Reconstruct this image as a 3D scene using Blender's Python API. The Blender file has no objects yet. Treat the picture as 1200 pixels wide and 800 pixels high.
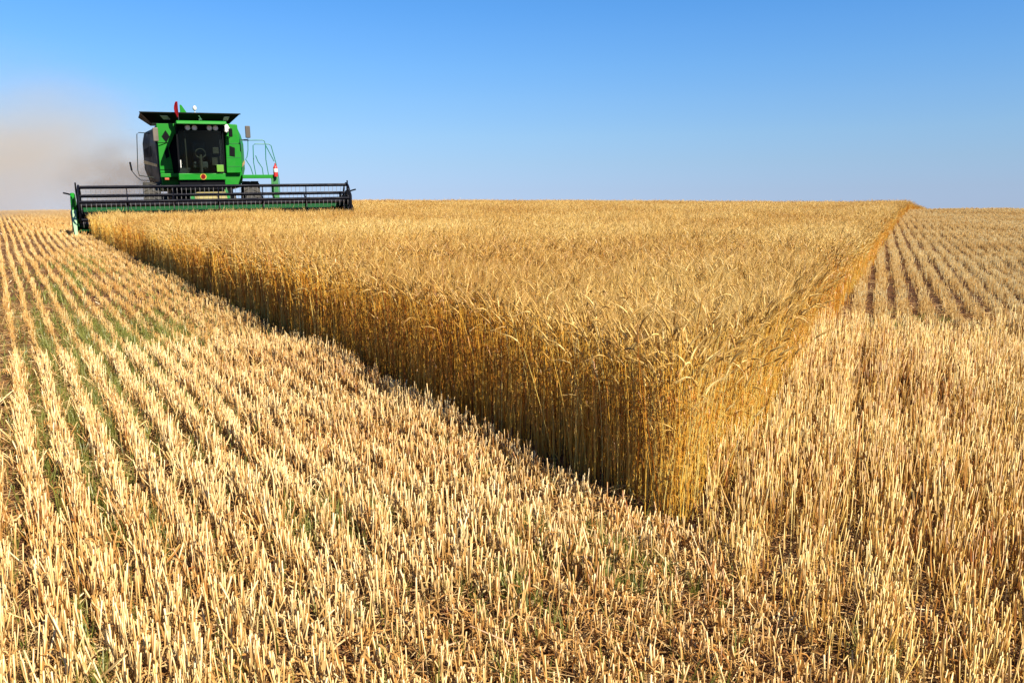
import bpy, bmesh, math, random
import numpy as np
from mathutils import Vector, Matrix

# ------------------------------------------------------------------ camera, sky, sun, exposure
random.seed(7)
rng = np.random.default_rng(11)
S = bpy.context.scene
COL = S.collection
R = math.radians

EYE = 1.68
cam = bpy.data.cameras.new("camera")
cam.lens = 30.0
cam.sensor_width = 36.0
cam.clip_start = 0.05
cam.clip_end = 5000
cam_o = bpy.data.objects.new("camera", cam)
cam_o.location = (0, 0, EYE)
cam_o.rotation_euler = (R(90) - math.atan(0.182), 0, 0)
COL.objects.link(cam_o)
S.camera = cam_o

SUN_EL, SUN_AZ = 42.0, 135.0          # azimuth clockwise from +Y (the view direction)
w = bpy.data.worlds.new("World")
S.world = w
w.use_nodes = True
nt = w.node_tree
nt.nodes.clear()
tc = nt.nodes.new("ShaderNodeTexCoord")
mp = nt.nodes.new("ShaderNodeMapping")
mp.inputs["Rotation"].default_value = (R(3.0), 0, 0)   # the field lies on a slope: level is a little below the crest
sky = nt.nodes.new("ShaderNodeTexSky")
sky.sky_type = 'NISHITA'
sky.sun_disc = False
sky.sun_elevation = R(SUN_EL)
sky.sun_rotation = R(SUN_AZ)
sky.altitude = 900
sky.air_density = 1.0
sky.dust_density = 0.35
sky.ozone_density = 3.0
hs = nt.nodes.new("ShaderNodeHueSaturation")
hs.inputs["Saturation"].default_value = 1.25
bg = nt.nodes.new("ShaderNodeBackground")
bg.inputs["Strength"].default_value = 0.06
wo = nt.nodes.new("ShaderNodeOutputWorld")
nt.links.new(tc.outputs["Generated"], mp.inputs["Vector"])
nt.links.new(mp.outputs["Vector"], sky.inputs["Vector"])
nt.links.new(sky.outputs["Color"], hs.inputs["Color"])
# the low, slightly hazy air of the photograph is deeper than the model's white horizon band
sx = nt.nodes.new("ShaderNodeSeparateXYZ")
m2 = nt.nodes.new("ShaderNodeMath"); m2.operation = 'MULTIPLY'; m2.inputs[1].default_value = 2.0
gr = nt.nodes.new("ShaderNodeValToRGB")
stops = [(0.0, (0.37, 0.42, 0.72)), (0.054, (0.40, 0.435, 0.70)), (0.093, (0.465, 0.464, 0.641)), (0.155, (0.593, 0.568, 0.653)), (0.215, (0.705, 0.674, 0.712)),
         (0.29, (0.763, 0.76, 0.80)), (0.362, (0.766, 0.821, 0.88)), (0.432, (0.749, 0.85, 0.939)), (0.487, (0.708, 0.858, 0.97)), (1.0, (0.85, 0.92, 1.0))]
while len(gr.color_ramp.elements) < len(stops): gr.color_ramp.elements.new(0.5)
for i, (p, c) in enumerate(stops):
    gr.color_ramp.elements[i].position = p; gr.color_ramp.elements[i].color = (*[1.06*v for v in c], 1)
mu = nt.nodes.new("ShaderNodeMix"); mu.data_type = 'RGBA'; mu.blend_type = 'MULTIPLY'; mu.inputs[0].default_value = 1.0
nt.links.new(mp.outputs["Vector"], sx.inputs[0]); nt.links.new(sx.outputs["Z"], m2.inputs[0]); nt.links.new(m2.outputs[0], gr.inputs["Fac"])
nt.links.new(hs.outputs["Color"], mu.inputs[6]); nt.links.new(gr.outputs["Color"], mu.inputs[7])
nt.links.new(mu.outputs[2], bg.inputs["Color"])
nt.links.new(bg.outputs["Background"], wo.inputs["Surface"])

sl = bpy.data.lights.new("sun", 'SUN')
sl.energy = 5.0
sl.angle = R(0.5)
sl.color = (1.0, 0.91, 0.74)
so = bpy.data.objects.new("sun", sl)
sd = Vector((math.sin(R(SUN_AZ)) * math.cos(R(SUN_EL)), math.cos(R(SUN_AZ)) * math.cos(R(SUN_EL)), math.sin(R(SUN_EL))))
so.rotation_euler = (-sd).to_track_quat('-Z', 'Y').to_euler()
so.location = (20, -10, 30)
COL.objects.link(so)

S.view_settings.view_transform = 'Standard'
S.view_settings.look = 'None'
S.view_settings.exposure = 1.5
S.view_settings.gamma = 1.0
S.view_settings.use_curve_mapping = False
cy = S.cycles
cy.max_bounces = 8
cy.diffuse_bounces = 4
cy.glossy_bounces = 3
cy.transmission_bounces = 6
cy.transparent_max_bounces = 8
cy.volume_bounces = 1
cy.volume_step_rate = 2.0
cy.use_denoising = True

# ------------------------------------------------------------------ helpers: tags and meshes
def tag(o, label=None, cat=None, group=None, kind=None):
    if label: o["label"] = label
    if cat: o["category"] = cat
    if group: o["group"] = group
    if kind: o["kind"] = kind
    return o

def empty(name, loc, rot=(0, 0, 0)):
    o = bpy.data.objects.new(name, None)
    o.empty_display_size = 0.3
    o.location = loc
    o.rotation_euler = rot
    COL.objects.link(o)
    return o

class MB:
    """collects boxes, bars and tubes and builds them as ONE mesh object"""
    def __init__(s):
        s.bm = bmesh.new()
    def poly(s, pts, faces):
        vs = [s.bm.verts.new(p) for p in pts]
        for f in faces:
            s.bm.faces.new([vs[i] for i in f])
        return s
    def box(s, x0, x1, y0, y1, z0, z1):
        p = [(x0,y0,z0),(x1,y0,z0),(x1,y1,z0),(x0,y1,z0),(x0,y0,z1),(x1,y0,z1),(x1,y1,z1),(x0,y1,z1)]
        return s.poly(p, [(3,2,1,0),(4,5,6,7),(0,1,5,4),(1,2,6,5),(2,3,7,6),(3,0,4,7)])
    def hexa(s, bot, top):
        """eight-cornered block: four bottom points and four top points, same order (counter-clockwise)"""
        return s.poly(list(bot) + list(top), [(3,2,1,0),(4,5,6,7),(0,1,5,4),(1,2,6,5),(2,3,7,6),(3,0,4,7)])
    def prism(s, poly, axis, a, b):
        """poly in the plane across an axis, pushed from a to b"""
        def P(u, v, t):
            return {'x': (t, u, v), 'y': (u, t, v), 'z': (u, v, t)}[axis]
        n = len(poly)
        pts = [P(u, v, a) for u, v in poly] + [P(u, v, b) for u, v in poly]
        fs = [tuple(range(n)), tuple(range(2*n-1, n-1, -1))]
        fs += [(i, i+n, (i+1) % n + n, (i+1) % n) for i in range(n)]
        return s.poly(pts, fs)
    def tube(s, pts, r, k=8, closed=False):
        pts = [Vector(p) for p in pts]
        n = len(pts)
        rs = r if isinstance(r, (list, tuple)) else [r]*n
        rings = []
        for i, p in enumerate(pts):
            a = pts[(i-1) % n] if (closed or i > 0) else p
            b = pts[(i+1) % n] if (closed or i < n-1) else p
            d = (b - a).normalized()
            up = Vector((0, 0, 1)) if abs(d.z) < 0.9 else Vector((1, 0, 0))
            u = d.cross(up).normalized(); v = d.cross(u).normalized()
            rings.append([s.bm.verts.new(p + rs[i]*(math.cos(2*math.pi*j/k)*u + math.sin(2*math.pi*j/k)*v)) for j in range(k)])
        m = n if closed else n-1
        for i in range(m):
            A, B = rings[i], rings[(i+1) % n]
            for j in range(k):
                s.bm.faces.new((A[j], A[(j+1) % k], B[(j+1) % k], B[j]))
        if not closed:
            s.bm.faces.new(rings[0][::-1]); s.bm.faces.new(rings[-1])
        return s
    def lathe(s, prof, c, axis='x', k=40):
        """prof = [(radius, offset along the axis)] turned about an axis through c"""
        c = Vector(c); rings = []
        for rad, t in prof:
            ring = []
            for j in range(k):
                a = 2*math.pi*j/k
                u, v = rad*math.cos(a), rad*math.sin(a)
                q = {'x': (t, u, v), 'y': (u, t, v), 'z': (u, v, t)}[axis]
                ring.append(s.bm.verts.new(c + Vector(q)))
            rings.append(ring)
        for A, B in zip(rings, rings[1:]):
            for j in range(k):
                s.bm.faces.new((A[j], A[(j+1) % k], B[(j+1) % k], B[j]))
        for rg in (rings[0], rings[-1]):
            try: s.bm.faces.new(rg)
            except ValueError: pass
        return s
    def build(s, name, mat, parent=None, bevel=0.0, smooth=False, label=None):
        bmesh.ops.recalc_face_normals(s.bm, faces=s.bm.faces[:])
        me = bpy.data.meshes.new(name)
        s.bm.to_mesh(me); s.bm.free()
        me.materials.append(mat)
        o = bpy.data.objects.new(name, me)
        COL.objects.link(o)
        if parent: o.parent = parent
        if bevel:
            b = o.modifiers.new("bevel", 'BEVEL'); b.width = bevel; b.segments = 2; b.limit_method = 'ANGLE'
        if smooth:
            for p in me.polygons: p.use_smooth = True
            me.set_sharp_from_angle(angle=R(40))
        if label: o["label"] = label
        return o

# ------------------------------------------------------------------ materials
def new_mat(name):
    m = bpy.data.materials.new(name); m.use_nodes = True
    n = m.node_tree; n.nodes.clear()
    out = n.nodes.new("ShaderNodeOutputMaterial")
    return m, n, out

def ramp(n, stops):
    r = n.nodes.new("ShaderNodeValToRGB")
    e = r.color_ramp.elements
    while len(e) < len(stops): e.new(0.5)
    for i, (p, c) in enumerate(stops):
        e[i].position = p; e[i].color = (*c, 1)
    return r

def paint(name, base, rough=0.35, metallic=0.0, dust=0.25, dust_col=(0.32, 0.25, 0.16), scale=1.6, coat=0.0, spec=0.5):
    """painted or metal surface with blotchy field dust in its colour and gloss"""
    m, n, out = new_mat(name)
    t = n.nodes.new("ShaderNodeTexCoord")
    a = n.nodes.new("ShaderNodeTexNoise"); a.inputs["Scale"].default_value = scale; a.inputs["Detail"].default_value = 8; a.inputs["Roughness"].default_value = 0.65
    r = ramp(n, [(0.42, (0, 0, 0)), (0.75, (1, 1, 1))])
    mul = n.nodes.new("ShaderNodeMath"); mul.operation = 'MULTIPLY'; mul.inputs[1].default_value = dust
    mix = n.nodes.new("ShaderNodeMix"); mix.data_type = 'RGBA'
    mix.inputs[6].default_value = (*[0.87*v for v in base], 1); mix.inputs[7].default_value = (*[0.87*v for v in dust_col], 1)
    b = n.nodes.new("ShaderNodeBsdfPrincipled")
    rr = n.nodes.new("ShaderNodeMapRange"); rr.inputs[3].default_value = rough; rr.inputs[4].default_value = min(1, rough + 0.4)
    b.inputs["Metallic"].default_value = metallic
    b.inputs["Specular IOR Level"].default_value = spec
    b.inputs["Coat Weight"].default_value = coat
    L = n.links.new
    L(t.outputs["Object"], a.inputs["Vector"]); L(a.outputs["Fac"], r.inputs["Fac"]); L(r.outputs["Color"], mul.inputs[0])
    L(mul.outputs[0], mix.inputs[0]); L(mix.outputs[2], b.inputs["Base Color"])
    L(r.outputs["Color"], rr.inputs[0]); L(rr.outputs[0], b.inputs["Roughness"]); L(b.outputs[0], out.inputs[0])
    return m

STRAW_K = 0.64
def straw(name, low, mid, high, trans=0.3, gloss=0.06, patch=0.0):
    """plant matter: colour from a per-stalk tint, part of the light passes through"""
    m, n, out = new_mat(name)
    at = n.nodes.new("ShaderNodeAttribute"); at.attribute_name = "tint"
    r = ramp(n, [(p, tuple(STRAW_K*v for v in c)) for p, c in ((0.0, low), (0.5, mid), (1.0, high))])
    d = n.nodes.new("ShaderNodeBsdfDiffuse"); tr = n.nodes.new("ShaderNodeBsdfTranslucent")
    g = n.nodes.new("ShaderNodeBsdfGlossy"); g.inputs["Roughness"].default_value = 0.42
    m1 = n.nodes.new("ShaderNodeMixShader"); m1.inputs[0].default_value = trans
    m2 = n.nodes.new("ShaderNodeMixShader"); m2.inputs[0].default_value = gloss
    L = n.links.new
    L(at.outputs["Fac"], r.inputs["Fac"])
    L(r.outputs["Color"], d.inputs["Color"]); L(r.outputs["Color"], tr.inputs["Color"])
    L(d.outputs[0], m1.inputs[1]); L(tr.outputs[0], m1.inputs[2])
    L(m1.outputs[0], m2.inputs[1]); L(g.outputs[0], m2.inputs[2]); L(m2.outputs[0], out.inputs[0])
    return m

M = {}
M['green'] = paint("green_paint", (0.0012, 0.155, 0.006), 0.45, dust=0.025, spec=0.22)
M['green_dusty'] = paint("dusty_green_paint", (0.006, 0.13, 0.025), 0.5, dust=0.08)
M['trough'] = paint("trough_green", (0.003, 0.055, 0.016), 0.55, dust=0.03, spec=0.1)
M['pale_green'] = paint("worn_pale_green", (0.20, 0.36, 0.20), 0.5, dust=0.35)
M['rail_green'] = paint("rail_green", (0.008, 0.13, 0.075), 0.4, dust=0.05)
M['dark'] = paint("dark_steel", (0.003, 0.0035, 0.005), 0.6, dust=0.004, spec=0.06)
M['navy'] = paint("reel_black", (0.0025, 0.003, 0.008), 0.5, dust=0.004, spec=0.10)
M['tube'] = paint("reel_tube_steel", (0.05, 0.055, 0.08), 0.32, metallic=0.7, dust=0.03)
M['tine'] = paint("grey_tine", (0.20, 0.20, 0.21), 0.5, dust=0.1)
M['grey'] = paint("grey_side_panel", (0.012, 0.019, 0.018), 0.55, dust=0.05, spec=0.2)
M['tank'] = paint("tank_black_green", (0.004, 0.006, 0.004), 0.6, dust=0.008, spec=0.1)
M['rubber'] = paint("tyre_rubber", (0.02, 0.02, 0.02), 0.85, dust=0.35, dust_col=(0.12, 0.095, 0.06), scale=3)
M['yellow'] = paint("yellow_paint", (0.40, 0.25, 0.02), 0.4, dust=0.15)
M['white'] = paint("white_plastic", (0.50, 0.50, 0.48), 0.35, dust=0.05)
M['red'] = paint("red_paint", (0.40, 0.01, 0.01), 0.4, dust=0.05)
M['dark_red'] = paint("dark_red_cloth", (0.13, 0.002, 0.005), 0.8, dust=0.0, spec=0.1)
M['amber'] = paint("amber_lens", (0.35, 0.07, 0.03), 0.25, dust=0.0)
M['mirror_back'] = paint("mirror_back", (0.04, 0.035, 0.03), 0.5, dust=0.1)
M['mirror_tan'] = paint("mirror_tan", (0.09, 0.075, 0.06), 0.4, dust=0.2)
M['seat'] = paint("seat_cloth", (0.06, 0.065, 0.08), 0.9, dust=0.05)
M['lime'] = paint("lime_box", (0.07, 0.21, 0.006), 0.45, dust=0.05)
M['lens'] = paint("lamp_lens", (0.75, 0.73, 0.70), 0.15, dust=0.0)
M['window_grey'] = paint("dusty_tank_window", (0.34, 0.36, 0.34), 0.3, dust=0.3)
M['chaff'] = paint("chaff_dust", (0.20, 0.16, 0.06), 0.9, dust=0.4, dust_col=(0.30, 0.30, 0.12), scale=6)
M['wire'] = paint("wire_grey", (0.25, 0.25, 0.26), 0.5, dust=0.0)
M['wood'] = paint("pole_wood", (0.18, 0.13, 0.09), 0.8, dust=0.1)

def glass_mat():
    m, n, out = new_mat("tinted_cab_glass")
    tr = n.nodes.new("ShaderNodeBsdfTransparent"); tr.inputs[0].default_value = (0.62, 0.68, 0.65, 1)
    g = n.nodes.new("ShaderNodeBsdfGlossy"); g.inputs["Roughness"].default_value = 0.03; g.inputs[0].default_value = (0.8, 0.9, 0.9, 1)
    f = n.nodes.new("ShaderNodeFresnel"); f.inputs[0].default_value = 1.25
    mx = n.nodes.new("ShaderNodeMixShader")
    n.links.new(f.outputs[0], mx.inputs[0]); n.links.new(tr.outputs[0], mx.inputs[1]); n.links.new(g.outputs[0], mx.inputs[2]); n.links.new(mx.outputs[0], out.inputs[0])
    return m
M['glass'] = glass_mat()

# stalk materials (per-stalk tint from low to high)
M['wheat_stem'] = straw("wheat_stem", (0.60, 0.17, 0.010), (1.0, 0.56, 0.066), (1.0, 0.88, 0.32), 0.18)
M['wheat_leaf'] = straw("wheat_leaf", (0.34, 0.085, 0.008), (0.66, 0.27, 0.030), (0.92, 0.55, 0.13), 0.32, 0.03)
M['wheat_head'] = straw("wheat_head", (0.42, 0.19, 0.035), (0.76, 0.47, 0.125), (0.94, 0.70, 0.28), 0.26, 0.03)
M['stub'] = straw("stubble_straw", (0.46, 0.185, 0.032), (0.82, 0.50, 0.155), (1.0, 0.79, 0.41), 0.22, 0.06)
M['stub_leaf'] = straw("stubble_leaf", (0.34, 0.11, 0.022), (0.62, 0.32, 0.085), (0.86, 0.62, 0.28), 0.3, 0.02)
M['tall_stub'] = straw("tall_stubble_straw", (0.46, 0.20, 0.03), (0.84, 0.52, 0.115), (1.0, 0.82, 0.36), 0.22, 0.06)
M['litter'] = straw("loose_straw", (0.24, 0.09, 0.025), (0.56, 0.31, 0.10), (0.92, 0.68, 0.34), 0.2, 0.02)
M['weed'] = straw("green_weed", (0.13, 0.15, 0.02), (0.27, 0.29, 0.05), (0.46, 0.43, 0.13), 0.4, 0.03)

# ------------------------------------------------------------------ the lie of the land
ANG = R(31.0)                                        # travel direction of the combine and of the left rows
DX = np.array([math.cos(ANG), math.sin(ANG)])        # along the header
DY = np.array([-math.sin(ANG), math.cos(ANG)])       # away, along the rows
ROOT = np.array([-10.73, 32.03])
CANG = R(23.0)                                       # heading of the combine itself
CROOT = np.array([-10.68, 31.36])
RANG = R(23.0)                                       # rows of the field on the right
RX = np.array([math.cos(RANG), -math.sin(RANG)])
RY = np.array([math.sin(RANG), math.cos(RANG)])
EANG = R(25.3)                                       # right edge of the standing wheat
EX = np.array([math.cos(EANG), -math.sin(EANG)])
EY = np.array([math.sin(EANG), math.cos(EANG)])
CORNER = np.array([0.87, 3.92])

def wav(t, seed, amp=1.0):
    return amp*(0.5*np.sin(t*1.7 + seed) + 0.3*np.sin(t*4.3 + seed*2.1) + 0.2*np.sin(t*9.7 + seed*3.7))

def height(x, y):
    x = np.asarray(x, float); y = np.asarray(y, float)
    d = np.hypot(x, y)
    u = np.maximum(d - 40, 0)
    u1 = np.minimum(u, 160)
    kf = 1.0 + 0.22*np.tanh(x/18.0)
    z = kf*(-0.00035*u1*u1 - 0.112*(u - u1))
    z = z + 0.012*np.sin(x*2.1 + y*0.7)*np.sin(y*1.7 - x*0.6)*np.minimum(1, d/3)
    # a shallow hollow crossing the stubble on the left, a low bank far on the right
    lx = (x - ROOT[0])*DX[0] + (y - ROOT[1])*DX[1]
    z = z - 0.16*np.exp(-((d - 26)/4.0)**2)/(1 + np.exp((lx + 5.2)*2.0))
    z = z + 0.35*np.exp(-((x - 33)**2 + (y - 58)**2)/60.0)
    return z

def local(x, y):
    return (x - ROOT[0])*DX[0] + (y - ROOT[1])*DX[1], (x - ROOT[0])*DY[0] + (y - ROOT[1])*DY[1]

EDGE_L = float((CORNER - ROOT) @ DX)                 # header-frame x of the left edge of the wheat
def left_of_edge(x, y):                               # > 0 inside the wheat
    lx, ly = local(x, y)
    return lx - EDGE_L - wav(ly, 1.3, 0.05)
def right_dist(x, y):                                 # < 0 inside the wheat
    rx = (x - CORNER[0])*EX[0] + (y - CORNER[1])*EX[1]
    ry = (x - CORNER[0])*EY[0] + (y - CORNER[1])*EY[1]
    return rx - wav(ry*0.8, 4.1, 0.10) - 0.0007*np.maximum(ry - 45, 0)**2
def in_wheat(x, y):
    lx, ly = local(x, y)
    ok = (left_of_edge(x, y) > 0) & (right_dist(x, y) < 0)
    cy_ = -(x - CROOT[0])*math.sin(CANG) + (y - CROOT[1])*math.cos(CANG)
    return ok & ~((cy_ > -0.10) & (lx < 4.72))         # the swath already cut by the header

# ground: one sheet of rings, finer near the camera
def build_ground():
    rad = np.concatenate([np.linspace(0.6, 14, 150), np.geomspace(14.2, 1500, 130)])
    na = 420
    a = np.linspace(0, 2*np.pi, na, endpoint=False)
    X = rad[:, None]*np.sin(a)[None]; Y = rad[:, None]*np.cos(a)[None]
    Z = height(X, Y)
    bump = rng.normal(0, 0.006, X.shape)*np.exp(-rad/12)[:, None]
    Z = Z + bump
    v = np.stack([X, Y, Z], -1).reshape(-1, 3)
    v = np.vstack([v, [[0, 0, float(height(0, 0))]]])
    i, j = np.meshgrid(np.arange(len(rad)-1), np.arange(na), indexing='ij')
    j2 = (j+1) % na
    f = np.stack([i*na+j, i*na+j2, (i+1)*na+j2, (i+1)*na+j], -1).reshape(-1, 4)
    faces = [tuple(q) for q in f[:, ::-1].tolist()] + [(len(v)-1, k, (k+1) % na)[::-1] for k in range(na)]
    me = bpy.data.meshes.new("ground")
    me.from_pydata(v.tolist(), [], faces)
    me.update()
    for p in me.polygons: p.use_smooth = True
    m, n, out = new_mat("field_soil")
    t = n.nodes.new("ShaderNodeTexCoord")
    n1 = n.nodes.new("ShaderNodeTexNoise"); n1.inputs["Scale"].default_value = 0.9; n1.inputs["Detail"].default_value = 6
    n2 = n.nodes.new("ShaderNodeTexNoise"); n2.inputs["Scale"].default_value = 26; n2.inputs["Detail"].default_value = 9; n2.inputs["Roughness"].default_value = 0.7
    n3 = n.nodes.new("ShaderNodeTexVoronoi"); n3.inputs["Scale"].default_value = 55
    soil = ramp(n, [(0.3, (0.055, 0.022, 0.010)), (0.55, (0.115, 0.053, 0.024)), (0.75, (0.20, 0.11, 0.05))])
    chaff = ramp(n, [(0.52, (0, 0, 0)), (0.68, (1, 1, 1))])
    mx = n.nodes.new("ShaderNodeMix"); mx.data_type = 'RGBA'; mx.inputs[7].default_value = (0.40, 0.26, 0.12, 1)
    ad = n.nodes.new("ShaderNodeMath"); ad.operation = 'MULTIPLY'
    bp = n.nodes.new("ShaderNodeBump"); bp.inputs["Strength"].default_value = 0.9; bp.inputs["Distance"].default_value = 0.03
    b = n.nodes.new("ShaderNodeBsdfPrincipled"); b.inputs["Roughness"].default_value = 0.95; b.inputs["Specular IOR Level"].default_value = 0.1
    L = n.links.new
    for q in (n1, n2, n3): L(t.outputs["Object"], q.inputs["Vector"])
    L(n2.outputs["Fac"], soil.inputs["Fac"]); L(n1.outputs["Fac"], chaff.inputs["Fac"])
    L(chaff.outputs["Color"], ad.inputs[0]); L(n2.outputs["Fac"], ad.inputs[1])
    L(ad.outputs[0], mx.inputs[0]); L(soil.outputs["Color"], mx.inputs[6]); L(mx.outputs[2], b.inputs["Base Color"])
    L(n3.outputs["Distance"], bp.inputs["Height"]); L(bp.outputs["Normal"], b.inputs["Normal"]); L(b.outputs[0], out.inputs[0])
    me.materials.append(m)
    o = bpy.data.objects.new("ground", me); COL.objects.link(o)
    tag(o, "reddish brown field soil scattered with chaff under the stubble", "ground", kind="structure")
build_ground()

# ------------------------------------------------------------------ stalk templates (verts, quads, material index per quad)
class T:
    def __init__(s): s.v, s.f, s.m, s.n = [], [], [], 0
    def ribbon(s, pts, wid, side, m):
        pts = np.asarray(pts, float); side = np.asarray(side, float)
        k = len(pts); wid = np.broadcast_to(wid, k)
        if side.ndim == 1: side = np.broadcast_to(side, (k, 3))
        s.v.append(np.stack([pts - side*wid[:, None]/2, pts + side*wid[:, None]/2], 1).reshape(-1, 3))
        for i in range(k-1):
            a = s.n + 2*i
            s.f.append((a, a+1, a+3, a+2)); s.m.append(m)
        s.n += 2*k
    def tube(s, pts, rad, k, m, cap=False):
        pts = np.asarray(pts, float); n = len(pts); rad = np.broadcast_to(rad, n)
        for i in range(n):
            d = pts[min(i+1, n-1)] - pts[max(i-1, 0)]; d = d/np.linalg.norm(d)
            up = np.array([0, 0, 1.0]) if abs(d[2]) < 0.9 else np.array([0, 1.0, 0])
            u = np.cross(d, up); u /= np.linalg.norm(u); vv = np.cross(d, u)
            a = np.arange(k)*2*np.pi/k
            s.v.append(pts[i] + rad[i]*(np.cos(a)[:, None]*u + np.sin(a)[:, None]*vv))
        for i in range(n-1):
            for j in range(k):
                A = s.n + i*k; B = A + k
                s.f.append((A+j, A+(j+1) % k, B+(j+1) % k, B+j)); s.m.append(m)
        if cap and k == 4:
            A = s.n + (n-1)*k
            s.f.append((A, A+1, A+2, A+3)); s.m.append(m)
        s.n += n*k
    def done(s):
        return np.vstack(s.v), np.array(s.f, np.int64), np.array(s.m, np.int64)

def unit(a):
    a = np.asarray(a, float); return a/np.linalg.norm(a)

def hang_leaf(t, base, az, length, width, m, rise=0.5, k=4):
    """dry leaf that leaves the stem, arches and hangs"""
    out = np.array([math.cos(az), math.sin(az), 0])
    side = np.array([-math.sin(az), math.cos(az), 0])
    tw = rng.uniform(-1.4, 1.4)
    pts, sides, wid = [], [], []
    for i in range(k):
        q = i/(k-1)
        pts.append(base + out*length*0.55*q**0.8 + np.array([0, 0, length*(rise*q - (rise+0.75)*q*q)]))
        a = tw*q
        sides.append(unit(side*math.cos(a) + np.array([0, 0, 1])*math.sin(a)))
        wid.append(width*(1 - 0.75*q**1.5))
    t.ribbon(pts, np.array(wid), np.array(sides), m)

def wheat_template(lod):
    t = T()
    H = 0.80*rng.uniform(0.90, 1.06)
    az = rng.uniform(0, 2*np.pi); b = np.array([math.cos(az), math.sin(az), 0])
    bend = rng.uniform(0.01, 0.09)
    nseg = (5, 3, 2)[lod]
    q = np.linspace(0, 1, nseg)
    stem = np.stack([b[0]*bend*q**2.5, b[1]*bend*q**2.5, H*q], -1)
    sw = (0.0019, 0.0026, 0.0040)[lod]
    if lod == 0:
        t.tube(stem, np.linspace(sw*1.15, sw*0.75, nseg), 3, 0)
    else:
        t.ribbon(stem, sw*2, np.array([math.cos(az+0.4), math.sin(az+0.4), 0]), 0)
        t.ribbon(stem, sw*2, np.array([-math.sin(az+0.4), math.cos(az+0.4), 0]), 0)
    # leaves, dried and hanging
    for _ in range((rng.integers(1, 4), 2, 0)[lod]):
        hz = H*(rng.uniform(0.45, 0.95) if rng.random() < 0.7 else rng.uniform(0.1, 0.5)); p = np.array([*(b[:2]*bend*(hz/H)**2.5), hz])
        hang_leaf(t, p, rng.uniform(0, 2*np.pi), rng.uniform(0.08, 0.17), (0.006, 0.009, 0.014)[lod], 1, rng.uniform(0.2, 0.9), (5, 3, 3)[lod])
    # ear, nodding over
    Lh = rng.uniform(0.065, 0.095)
    droop = rng.uniform(0.05, 1.2) if rng.random() < 0.87 else rng.uniform(1.2, 2.3)
    nr = (6, 4, 3)[lod]
    p = stem[-1].copy(); ang = math.atan2(bend*2.5, H); pts = [p.copy()]
    neck = 0.05
    for i in range(2):
        ang += droop*0.22
        p = p + neck/2*(b*math.sin(ang) + np.array([0, 0, math.cos(ang)]))
        pts.append(p.copy())
    if lod < 2:
        if lod == 0: t.tube(pts, sw*0.75, 3, 0)
        else: t.ribbon(pts, sw*1.6, np.array([-b[1], b[0], 0]), 0)
    ear = [p.copy()]
    for i in range(nr-1):
        ang += droop*0.5/(nr-1)
        p = p + Lh/(nr-1)*(b*math.sin(ang) + np.array([0, 0, math.cos(ang)]))
        ear.append(p.copy())
    er = (0.0056, 0.0066, 0.0100)[lod]
    prof = np.interp(np.linspace(0, 1, nr), [0, 0.2, 0.6, 1], [0.5, 1.0, 0.9, 0.25])*er
    if lod == 0: prof = prof*np.where(np.arange(nr) % 2, 1.15, 0.85)
    t.tube(ear, prof, (4, 3, 3)[lod], 2)
    # awns
    d_end = unit(ear[-1] - ear[-2]); s1 = unit(np.cross(d_end, [0.3, 0.2, 1.0])); s2 = np.cross(d_end, s1)
    na = (14, 6, 3)[lod]
    for i in range(na):
        a = rng.uniform(0, 2*np.pi); o = s1*math.cos(a) + s2*math.sin(a)
        st = ear[rng.integers(1, nr)]; ln = rng.uniform(0.06, 0.11)
        wd = (0.0010, 0.0021, 0.0050)[lod]
        e = st + ln*unit(d_end + o*rng.uniform(0.12, 0.42))
        t.ribbon([st, (st+e)/2, e] if lod == 0 else [st, e], np.array([wd, wd*0.8, wd*0.2]) if lod == 0 else np.array([wd, wd*0.3]), np.cross(o, d_end), 2)
    return t.done()

def stub_template(lod, hmin, hmax, leafy):
    t = T()
    H = rng.uniform(hmin, hmax)
    az = rng.uniform(0, 2*np.pi); b = np.array([math.cos(az), math.sin(az), 0])
    k = (3, 2, 2)[lod]
    q = np.linspace(0, 1, k)
    bend = H*rng.uniform(0.0, 0.12)
    st = np.stack([b[0]*bend*q**1.6, b[1]*bend*q**1.6, H*q], -1)
    r = rng.uniform(0.0017, 0.0031)
    if lod == 0:
        t.tube(st, np.linspace(r*0.95, r*1.08, k), 4, 0, cap=True)
        if rng.random() < leafy:      # leaf sheath wrapped round the stem, splitting off
            i0 = H*rng.uniform(0.2, 0.6)
            p = np.array([0, 0, i0]); e = p + np.array([b[0]*0.02, b[1]*0.02, H*rng.uniform(0.3, 0.6)])
            t.ribbon([p, (p+e)/2 + b*0.004, e], np.array([0.010, 0.008, 0.003]), np.array([-b[1], b[0], 0]), 1)
        if rng.random() < leafy:
            hang_leaf(t, np.array([0, 0, H*rng.uniform(0.3, 0.9)]), rng.uniform(0, 6.28), rng.uniform(0.05, 0.13), 0.007, 1, rng.uniform(-0.2, 0.6), 4)
    else:
        wd = r*(2.6, 2.9, 5.0)[lod]
        t.ribbon(st, wd, np.array([math.cos(az), math.sin(az), 0]), 0)
        t.ribbon(st, wd, np.array([-math.sin(az), math.cos(az), 0]), 0)
        if rng.random() < leafy:
            hang_leaf(t, np.array([0, 0, H*rng.uniform(0.3, 0.9)]), rng.uniform(0, 6.28), rng.uniform(0.06, 0.13), 0.010, 1, 0.3, 3)
    return t.done()

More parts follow.
